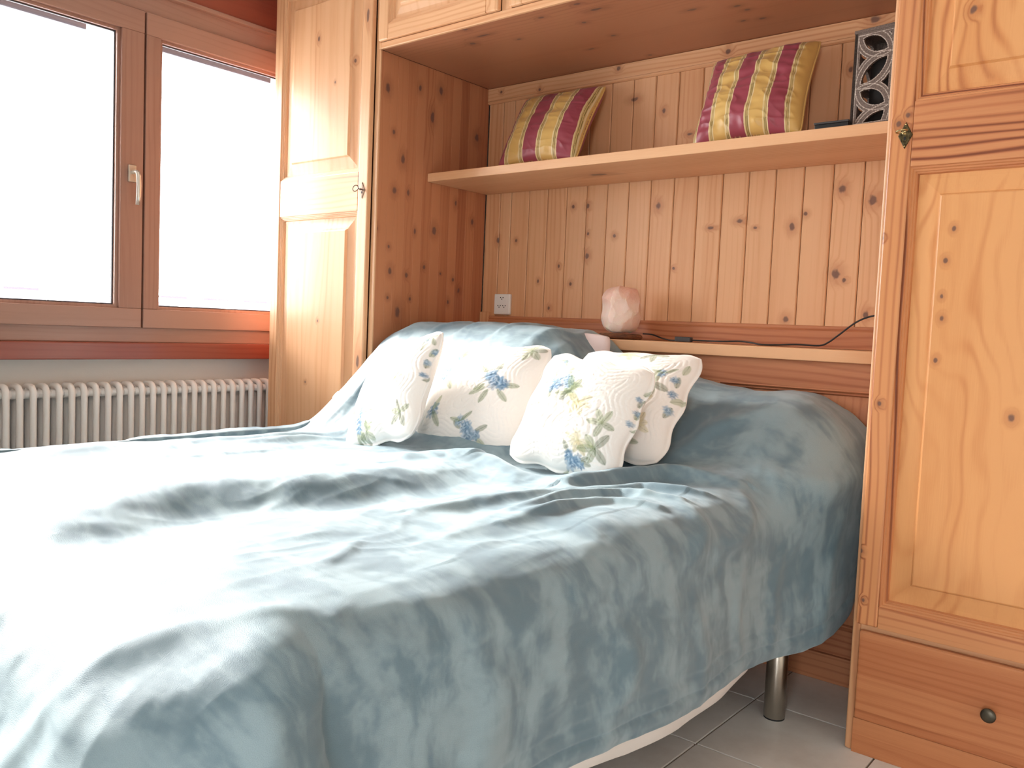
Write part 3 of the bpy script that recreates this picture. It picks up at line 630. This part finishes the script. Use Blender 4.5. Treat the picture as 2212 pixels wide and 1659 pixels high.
# gentle vertical hang waves on the side
disp += .012*np.sin(Bq*8+2*vnoise(Bq*3, Bq*0+.3, 9))*sstep(.15, .5, dR)
hemd = (XE+.60-Aq); disp += -.004*np.exp(-((hemd-.05)/.006)**2)*(Aq > XE)+.004*np.exp(-((hemd-.03)/.018)**2)*(Aq > XE)-.003*np.exp(-((hemd-.10)/.01)**2)*(Aq > XE)
P0 = np.stack([Xq, Yq, Zq], -1)
ta = np.gradient(P0, axis=0); tb = np.gradient(P0, axis=1); N = np.cross(tb, ta); N /= np.linalg.norm(N, axis=-1, keepdims=True)+1e-9
fade = np.where(dL > 0, .2, 1.0)*sstep(0, .06, Aq+.33)
P1 = P0+N*(disp*fade)[..., None]
# keep clear of cabinets and headboard
inn = (P1[..., 1] > -.70); P1[..., 0] = np.where(inn, np.clip(P1[..., 0], .012, W-.02), P1[..., 0]); P1[..., 1] = np.minimum(P1[..., 1], -.272)
P1[..., 2] = np.where((P1[..., 1] > -.31), np.minimum(P1[..., 2], 1.2), P1[..., 2])
BL_P = P1
nA, nB = Aq.shape
idx = np.arange(nA*nB).reshape(nA, nB)
faces = np.stack([idx[:-1, :-1], idx[:-1, 1:], idx[1:, 1:], idx[1:, :-1]], -1).reshape(-1, 4)
me = bpy.data.meshes.new('blanket'); me.from_pydata(P1.reshape(-1, 3).tolist(), [], faces.tolist()); me.update()
uvl = me.uv_layers.new(name='cloth'); li = np.empty(len(me.loops), dtype=np.int32); me.loops.foreach_get('vertex_index', li)
UV = np.stack([Aq.reshape(-1), Bq.reshape(-1)], -1)[li]; uvl.data.foreach_set('uv', UV.astype(np.float32).reshape(-1))
me.polygons.foreach_set('use_smooth', [True]*len(me.polygons))
bl = link('blanket', me, m_velvet); tag(bl, 'grey-blue fleece blanket spread rumpled over the whole bed', 'blanket')
sd = bl.modifiers.new('thickness', 'SOLIDIFY'); sd.thickness = .006; sd.offset = -1
# white sheet hanging below the blanket's side
ys = np.linspace(-1.85, -.86, 60); v, f = [], []
low = np.interp(-ys, [.8, .90, 1.05, 1.25, 1.46, 1.6, 1.95], [.27, .225, .205, .200, .222, .25, .30])
for k, (y, l) in enumerate(zip(ys, low)):
    for j, t in enumerate(np.linspace(0, 1, 10)): v.append((1.703+.016*t+.002*math.sin(y*23+t), y, .50+(l-.50)*t))
for k in range(len(ys)-1):
    for j in range(9): f.append((k*10+j, (k+1)*10+j, (k+1)*10+j+1, k*10+j+1))
st = link('bed_sheet', mesh('bed_sheet', v, f, True), m_sheet); tag(st, 'white sheet edge hanging out below the blanket side', 'sheet'); sd = st.modifiers.new('thickness', 'SOLIDIFY'); sd.thickness = .003

# ================================================================== cushions
def frame_axes(az, lean, rl):
    n0 = np.array([math.sin(az), -math.cos(az), 0]); t = np.array([math.cos(az), math.sin(az), 0]); w_ = -n0*math.sin(lean)+np.array([0, 0, 1])*math.cos(lean)
    T = t*math.cos(rl)+w_*math.sin(rl); U = -t*math.sin(rl)+w_*math.cos(rl); return T, U, np.cross(T, U)
def cushion(name, c, az, lean, rl, w_, h_, thick, paint, mat, nu=200, nv=200, scallop=0.0, quilt=0.0, pinch=.06, bend=0.0, crease=0.0, seed=0, flange=.0, label=None, group=None, cat='cushion'):
    T, U, Nn = frame_axes(az, lean, rl)
    u = np.linspace(-1, 1, nu); v = np.linspace(-1, 1, nv); Ug, Vg = np.meshgrid(u, v, indexing='ij')
    ex, ey = Ug, Vg
    px = w_/2*ex*(1-pinch*(1-ey**2)*np.abs(ex)**2); py = h_/2*ey*(1-pinch*(1-ex**2)*np.abs(ey)**2)
    # rounded corners
    rc = np.maximum(np.abs(ex)**6*np.abs(ey)**6, 0); px *= 1-.05*rc; py *= 1-.05*rc
    if scallop:
        px += scallop*np.sign(ex)*np.abs(ex)**10*np.cos(ey*math.pi*3); py += scallop*np.sign(ey)*np.abs(ey)**10*np.cos(ex*math.pi*3)
    k = 1-flange
    base = np.clip(1-(np.abs(ex)/k)**2.6, 0, 1)*np.clip(1-(np.abs(ey)/k)**2.6, 0, 1)
    prof = thick/2*base**.55+.0035*np.clip((1-np.maximum(np.abs(ex), np.abs(ey)))/.03, 0, 1)**.5
    rip = np.zeros(Ug.shape)
    edge = np.maximum(np.abs(ex), np.abs(ey))
    if quilt:
        # parallel stitched arcs that echo the wavy border, small puckers in between
        q1 = np.minimum(np.abs(ex), np.abs(ey)); ph = (1-edge)*w_/2/.0075+1.6*np.cos(np.where(np.abs(ex) > np.abs(ey), ey, ex)*math.pi*3)
        arcs = np.abs(np.sin(ph*math.pi/2))**.5-.7
        rr = np.hypot(ex-.15, ey+.1); med = np.abs(np.sin((rr*6.5+.7*np.cos(4*np.arctan2(ey+.1, ex-.15)))*math.pi))**.5-.7
        mixm = sstep(.45, .62, edge); rip += quilt*(arcs*mixm+med*(1-mixm)*.9)
        rip += quilt*.5*vnoise(Ug*40+3*vnoise(Ug*4, Vg*4, seed), Vg*40, seed+1)
    if crease:
        rip += crease*.35*(1-4*np.abs(vnoise(Ug*4+Vg*3+seed, Vg*7, seed+8)))+crease*vnoise(Ug*2.2+seed, Vg*3.1, seed+3)+crease*.5*vnoise(Ug*5+Vg*2, Vg*6, seed+4)
        dd_, _ = polydist(Ug, Vg, [(-.5, .1), (.1, .25), (.5, .15)]); rip -= crease*1.0*np.exp(-(dd_/.09)**2)
        # puckers running in from the seams
        rip += crease*.35*np.sin(Vg*34+4*vnoise(Vg*5, Ug*0, seed+6))*np.abs(ex)**5*(1-np.abs(ex))*6+crease*.35*np.sin(Ug*30)*np.abs(ey)**5*(1-np.abs(ey))*6
    wgt = np.clip(base*3, 0, 1)
    zf = prof+rip*wgt; zb = -prof
    bow = -bend*(ex**2+ey**2)*.5+.010*vnoise(Ug*1.5, Vg*1.5, seed+9)
    C = np.array(c)
    def pos(z): return C+px[..., None]*T+py[..., None]*U+(z+bow)[..., None]*Nn
    Pf, Pb = pos(zf), pos(zb); n1 = nu*nv; idx = np.arange(n1).reshape(nu, nv)
    ff = np.stack([idx[:-1, :-1], idx[1:, :-1], idx[1:, 1:], idx[:-1, 1:]], -1).reshape(-1, 4)
    fb = ff[:, ::-1]+n1
    per = np.concatenate([idx[:, 0], idx[-1, 1:], idx[::-1, -1][1:], idx[0, ::-1][1:]])
    fs = np.stack([per[:-1], per[:-1]+n1, per[1:]+n1, per[1:]], -1)
    allv = np.concatenate([Pf.reshape(-1, 3), Pb.reshape(-1, 3)])-C
    me = bpy.data.meshes.new(name); me.from_pydata(allv.tolist(), [], np.concatenate([ff, fb, fs]).tolist()); me.update()
    me.polygons.foreach_set('use_smooth', [True]*len(me.polygons))
    if paint is not None:
        colr = paint(Ug, Vg); cb = paint(-Ug, Vg); full = np.concatenate([colr.reshape(-1, 3), cb.reshape(-1, 3)]); full = np.concatenate([full, np.ones((len(full), 1))], 1)
        ca = me.color_attributes.new('print', 'FLOAT_COLOR', 'POINT'); ca.data.foreach_set('color', full.astype(np.float32).reshape(-1))
    bm = bmesh.new(); bm.from_mesh(me); bmesh.ops.remove_doubles(bm, verts=bm.verts, dist=1e-6); bm.to_mesh(me); bm.free()
    o = link(name, me, mat, None, C); tag(o, label, cat, group); return o, (C, T, U, Nn, w_, h_, px, py)
# floral print
BLUES = [srgb(96, 130, 160), srgb(128, 158, 184), srgb(166, 188, 204), srgb(62, 96, 132)]
GREENS = [srgb(126, 142, 98), srgb(152, 164, 120), srgb(104, 118, 84)]; TAN = [srgb(214, 200, 152), srgb(222, 212, 172)]
def floral(stamps, asp=1.0):
    def paint(U_, V_):
        col = np.empty(U_.shape+(3,)); col[:] = srgb(246, 240, 234)
        def blend(m, c, a=1.0): 
            k = (np.clip(m, 0, 1)*a)[..., None]; col[:] = col*(1-k)+np.array(c)*k
        def leaf(x, y, ang, ln, wd, c):
            dx, dy = U_-x, V_-y; a = dx*math.cos(ang)+dy*math.sin(ang); b = -dx*math.sin(ang)+dy*math.cos(ang); t = a/ln
            wv = wd*np.sqrt(np.clip(t*(1-t), 0, None))*2; m = np.where((t > 0) & (t < 1), np.clip((wv-np.abs(b))/.012, 0, 1), 0); blend(m, c, .55)
            blend(np.where((t > 0) & (t < 1), np.clip((.006-np.abs(b))/.006, 0, 1), 0), tuple(q*.6 for q in c), .7)
        def rose(x, y, s_, r):
            for kk in range(6):
                a = r.random()*6.28; ox, oy = x+.45*s_*math.cos(a)*(kk > 0), y+.45*s_*math.sin(a)*(kk > 0); d = np.hypot(U_-ox, V_-oy)+.15*s_*np.sin(5*np.arctan2(V_-oy, U_-ox)+a)
                blend(np.clip((.62*s_-d)/.02, 0, 1), BLUES[r.integers(0, 3)], .5)
            d = np.hypot(U_-x, V_-y); an = np.arctan2(V_-y, U_-x); sp_ = .5+.5*np.sin(d/s_*9+an*2+2*np.sin(an*3))
            blend(np.clip((.75*s_-d)/.04, 0, 1)*sp_**2, BLUES[3], .55); blend(np.clip((.8*s_-d)/.04, 0, 1)*(1-sp_)**3, srgb(206, 220, 232), .6)
        for typ, x, y, s_, seed in stamps:
            r = np.random.default_rng(seed)
            if typ == 'bunch':
                for k in range(7): a = r.random()*6.28; leaf(x+.6*s_*math.cos(a), y+.6*s_*math.sin(a), a+r.normal()*.4, s_*(.7+.4*r.random()), s_*.20, GREENS[r.integers(0, 3)])
                for k in range(4): a = r.random()*6.28; rose(x+.55*s_*math.cos(a), y+.55*s_*math.sin(a), s_*.42, r)
                rose(x, y, s_*.55, r)
            elif typ == 'sprig':
                a0 = r.random()*6.28
                for k in range(5): a = a0+k*1.1+r.normal()*.2; leaf(x, y, a, s_*(.7+.3*r.random()), s_*.22, GREENS[r.integers(0, 3)])
            elif typ == 'tan':
                a0 = r.random()*6.28
                for k in range(6): a = a0+k*.8; leaf(x, y, a, s_*(.6+.4*r.random()), s_*.22, TAN[r.integers(0, 2)])
            elif typ == 'bud':
                rose(x, y, s_*.5, r); a = r.random()*6.28; leaf(x, y, a, s_*1.2, s_*.2, GREENS[0]); leaf(x, y, a+2.2, s_, s_*.2, GREENS[1])
            elif typ == 'vine':
                for k in range(7): yy = y+(k-3)*s_*.5; (rose(x+.03*r.normal(), yy, s_*.28, r) if k % 2 else leaf(x, yy, 1.2+r.normal()*.5, s_*.8, s_*.18, GREENS[r.integers(0, 3)]))
        return col
    return paint
GQ = 'floral quilted cushions leaning on the pillows'
QC = dict(mat=m_print, nu=200, nv=200, scallop=.0055, quilt=.0020, pinch=.03, flange=.04, group=GQ)
cushion('floral_cushion', (1.19, -.70, .840), .03, .72, 0.0, .43, .41, .13, floral([('vine', .86, .1, .26, 1), ('sprig', .55, .2, .3, 2), ('tan', .5, -.1, .22, 3), ('tan', .55, -.5, .25, 4), ('bud', .35, -.75, .25, 5), ('bud', .62, .42, .18, 6), ('sprig', .3, .85, .25, 7), ('bunch', -.4, .2, .3, 8), ('tan', -.1, .75, .25, 9)]), seed=21, label='quilted white floral cushion with a blue rose border leaning on the blue-grey pillow', **QC)
cushion('floral_cushion', (.720, -.80, .822), .068, .61, .037, .43, .42, .14, floral([('bunch', -.62, .35, .30, 11), ('bud', -.55, -.45, .28, 12), ('sprig', -.8, .6, .24, 13), ('bunch', .2, -.8, .24, 14), ('sprig', .72, .8, .3, 15), ('bunch', .4, .1, .26, 16), ('tan', .1, .5, .2, 17), ('bud', .05, -.6, .2, 18)]), seed=22, label='quilted white floral cushion showing a blue rose bunch, in the middle of the group', **QC)
cushion('floral_cushion', (1.190, -.905, .815), .07, .50, -.10, .37, .36, .13, floral([('bunch', -.35, .35, .26, 31), ('sprig', -.1, .25, .3, 32), ('tan', .1, .1, .28, 33), ('sprig', .6, -.15, .26, 34), ('tan', .35, -.5, .26, 35), ('sprig', .62, -.55, .3, 36), ('bunch', .3, -.86, .22, 37), ('bud', -.5, .8, .16, 38), ('sprig', -.75, -.1, .22, 39), ('vine', .95, .2, .2, 40)]), seed=23, label='quilted white floral cushion with yellow flowers standing at the front of the group', **QC)
cushion('floral_cushion', (.497, -.975, .828), -.23, .53, .32, .36, .41, .12, floral([('vine', .93, .3, .22, 41), ('bunch', -.35, -.6, .26, 42), ('tan', .4, .0, .22, 43), ('sprig', .7, -.6, .25, 44), ('sprig', -.1, -.85, .25, 45), ('bud', .75, .75, .2, 46)]), seed=24, label='quilted white floral cushion tilted on its corner towards the window', **QC)
# pale pillow whose corner shows behind the blanket
cushion('bed_pillow', (.655, -.440, .872), 0.0, .30, 0.0, .60, .36, .13, None, m_pink, 60, 60, pinch=-.02, seed=5, label='pale pink pillow corner peeking out of the blanket by the salt lamp', cat='pillow')
# striped satin cushions
BU, GO, CRM, OL = srgb(160, 72, 86), srgb(222, 182, 106), srgb(232, 214, 168), srgb(140, 122, 70)
def stripes(phase, period):
    def paint(U_, V_):
        t = np.mod((U_*.5+.5)/period+phase+.004*np.sin(V_*9), 1.0); col = np.empty(U_.shape+(3,)); col[:] = GO
        def band(a, b, c): col[(t >= a) & (t < b)] = c
        band(0, .40, BU); 
        for s0 in (.40, .86):
            band(s0, s0+.14, srgb(216, 186, 124)); band(s0+.005, s0+.025, CRM); band(s0+.05, s0+.065, OL); band(s0+.085, s0+.10, OL); band(s0+.115, s0+.135, CRM)
        return col
    return paint
def striped(c, az, lean, rl, w_, h_, seed, ph, per, label, thick=.13, crease=.010):
    o, (C, T, U, Nn, ww, hh, px, py) = cushion('striped_cushion', c, az, lean, rl, w_, h_, thick, stripes(ph, per), m_satin, 260, 160, pinch=.085, crease=crease, seed=seed, flange=.0, label=label, group='striped satin cushions on the shelf')
    # corded piping round the seam
    nu, nv = px.shape; loop = [(i, 0) for i in range(0, nu, 4)]+[(nu-1, j) for j in range(0, nv, 3)]+[(i, nv-1) for i in range(nu-1, -1, -4)]+[(0, j) for j in range(nv-1, -1, -3)]
    pts = [Vector(px[i, j]*T+py[i, j]*U) for i, j in loop]
    vv, f2 = tube(pts, .0035, 6, False); link('piping', mesh('piping', vv, f2, True), m_piping, o, tuple(C))
m_piping = linen('gold_piping', GO)
striped((.462, -.150, 1.850), 0.0, .52, 0.0, .400, .370, 51, .12, .41, 'gold and burgundy striped satin cushion leaning in the niche corner', crease=.006)
striped((1.318, -.160, 1.856), .0, .45, .035, .385, .375, 52, .83, .335, 'gold and burgundy striped satin cushion with a dented middle, next to the carved lantern', crease=.008)

# ================================================================== small things
# salt lamp
SL = thing('salt_lamp', (.825, -.140, 1.028), 'pink salt crystal lamp on a round bark base on the ledge', 'lamp')
r = np.random.default_rng(5); bm = bmesh.new(); bmesh.ops.create_icosphere(bm, subdivisions=5, radius=1)
pl = r.normal(size=(90, 3)); pl /= np.linalg.norm(pl, axis=1)[:, None]; dist = .87+.17*r.random(90)
for vv in bm.verts:
    n_ = np.array(vv.co); q = n_/((n_[0]**2+n_[1]**2)**2.2+abs(n_[2])**4.4)**(1/4.4)
    rr = min(1.0, np.min(np.where(pl@n_ > .2, dist/np.maximum(pl@n_, .2), 9)))
    q *= rr; tz = q[2]
    vv.co = Vector((q[0]*.079*(1-.13*max(tz, 0)**2-.06*max(-tz, 0)**3), q[1]*.070*(1-.13*max(tz, 0)**2), q[2]*.090+.090))
me = bpy.data.meshes.new('crystal'); bm.to_mesh(me); bm.free()
link('crystal', me, m_salt, SL, (.825, -.140, 1.050))
prof = [(.055, 0), (.076, .002), (.082, .008), (.080, .015), (.074, .020), (.05, .022)]; v, f = lathe(prof, 48)
v = [(a*(1+.05*math.sin(3*math.atan2(b, a)+1)+.03*math.sin(7*math.atan2(b, a))), b*(1+.05*math.sin(3*math.atan2(b, a)+1)+.03*math.sin(7*math.atan2(b, a))), c) for a, b, c in v]
link('bark_base', mesh('bark_base', v, f, True), m_bark, SL, (.825, -.140, 1.028))
cp = [(.90, -.10, 1.052), (.93, -.08, 1.050), (.975, -.085, 1.038), (1.02, -.10, 1.0325), (1.05, -.105, 1.034)]
def spl(pts, n=8):
    out = []
    P = [Vector(p) for p in pts]
    for i in range(len(P)-1):
        p0, p1, p2, p3 = P[max(i-1, 0)], P[i], P[i+1], P[min(i+2, len(P)-1)]
        for k in range(n):
            t = k/n; out.append(.5*((2*p1)+(-p0+p2)*t+(2*p0-5*p1+4*p2-p3)*t*t+(-p0+3*p1-3*p2+p3)*t**3))
    return out+[P[-1]]
tubeobj('cord', spl(cp), .0028, m_black, SL, 8)
box('cord_switch', (1.043, -.117, 1.0285), (1.108, -.098, 1.047), m_greyplastic, SL, .004, 3)
cp2 = [(1.105, -.108, 1.036), (1.17, -.11, 1.036), (1.232, -.12, 1.037), (1.30, -.12, 1.040), (1.345, -.13, 1.037), (1.384, -.14, 1.0325), (1.44, -.13, 1.034), (1.495, -.12, 1.038), (1.571, -.12, 1.038), (1.60, -.12, 1.050), (1.628, -.12, 1.072), (1.683, -.11, 1.119), (1.735, -.10, 1.140), (1.80, -.08, 1.145), (1.86, -.05, 1.145)]
tubeobj('cord', spl(cp2), .0028, m_black, SL, 8)
# carved lantern
LN = thing('lantern', (1.76, -.27, 1.674), 'dark carved wooden lantern with limewashed leaf fretwork on the shelf', 'lantern')
LWd, LH = .125, .272
def fret(nx=76, nz=166):
    gx = (np.arange(nx)+.5)/nx*LWd; gz = (np.arange(nz)+.5)/nz*LH; X, Z = np.meshgrid(gx, gz, indexing='ij')
    ed = np.minimum(np.minimum(X, LWd-X), np.minimum(Z, LH-Z)); solid = ed < .012; line = (np.abs(ed-.0105) < .0012)
    P = .150; zt = LH-.012; inner = ed >= .012
    lens_d = np.full(X.shape, 9.)
    for k in range(-1, 4):
        zz = lambda q: (q//2+(.38 if q % 2 else 0))*P
        z_a, z_b = zt-zz(k), zt-zz(k+1)
        a = (0.010, z_a) if k % 2 == 0 else (LWd-.010, z_a); b = (LWd-.010, z_b) if k % 2 == 0 else (.010, z_b)
        L = math.dist(a, b); mx, mz = (a[0]+b[0])/2, (a[1]+b[1])/2; tx, tz = (b[0]-a[0])/L, (b[1]-a[1])/L
        s_ = (X-mx)*tx+(Z-mz)*tz; q = -(X-mx)*tz+(Z-mz)*tx; hw = .036; R = ((L/2)**2+hw**2)/(2*hw)
        d = np.maximum(np.hypot(s_, q-(hw-R)), np.hypot(s_, q+(hw-R)))-R     # vesica distance
        lens_d = np.minimum(lens_d, d) if True else d
        ringm = (d < 0) & (d > -.0155); solid |= ringm & inner; line |= (np.abs(d+.0015) < .0012) & inner; line |= (np.abs(d+.0145) < .0012) & inner
        solid &= ~((d < -.0155) & inner)
    tri = (lens_d > 0) & inner; solid |= tri & ((lens_d < .007) | (ed < .018))
    line |= tri & (np.abs(lens_d-.0065) < .0012) & (ed > .016)
    solid |= line
    v, f, mi = [], [], []
    th = .009; vid = {}
    def vert(i, k, s):
        key = (i, k, s)
        if key not in vid: vid[key] = len(v); v.append((i/nx*LWd, (0 if s == 0 else th), k/nz*LH))
        return vid[key]
    for i in range(nx):
        for k in range(nz):
            if not solid[i, k]: continue
            m = 1 if line[i, k] else 0
            f.append((vert(i, k, 0), vert(i+1, k, 0), vert(i+1, k+1, 0), vert(i, k+1, 0))); mi.append(m)
            for di, dk, a, b in ((-1, 0, (i, k+1), (i, k)), (1, 0, (i+1, k), (i+1, k+1)), (0, -1, (i, k), (i+1, k)), (0, 1, (i+1, k+1), (i, k+1))):
                ii, kk = i+di, k+dk
                if not (0 <= ii < nx and 0 <= kk < nz) or not solid[ii, kk]:
                    f.append((vert(*a, 0), vert(*a, 1), vert(*b, 1), vert(*b, 0))); mi.append(0)
            f.append((vert(i, k+1, 1), vert(i+1, k+1, 1), vert(i+1, k, 1), vert(i, k, 1))); mi.append(0)
    me = mesh('fret', v, f); me.polygons.foreach_set('material_index', mi); return me
fm = fret(); fm.materials.append(m_lwood); fm.materials.append(m_lline)
LN.rotation_euler = (0, 0, math.radians(-9))
def lp(name, me, x, y, z, rz=0, mat=None):
    o = bpy.data.objects.new(name, me); COL.objects.link(o); o.parent = LN; o.location = (x, y, z); o.rotation_euler = (0, 0, rz)
    if mat and not me.materials: me.materials.append(mat)
    return o
h = LWd/2
lp('fretwork_panel', fm, -h, -h, 0); lp('fretwork_panel', fm, h, -h, 0, math.pi/2); lp('fretwork_panel', fm, h, h, 0, math.pi); lp('fretwork_panel', fm, -h, h, 0, -math.pi/2)
lp('top_board', boxmesh(LWd+.004, LWd+.004, .010, .002), 0, 0, LH+.001, 0, m_lwood)
lp('bottom_board', boxmesh(LWd-.02, LWd-.02, .012, .001), 0, 0, .008, 0, m_lwood)
lp('candle_tube', mesh('candle_tube', *lathe([(.036, .012), (.036, .20), (.034, .205)], 24), True), 0, 0, .002, 0, m_ldark)
# low dark box beside the lantern
bk = thing('black_case', (1.625, -.29, 1.674), 'low black flat case lying on the shelf beside the lantern', 'case')
box('case_body', (1.592, -.34, 1.6737), (1.690, -.20, 1.692), m_black, bk, .003)
box('case_lid', (1.590, -.342, 1.692), (1.692, -.198, 1.698), m_greyplastic, bk, .002)
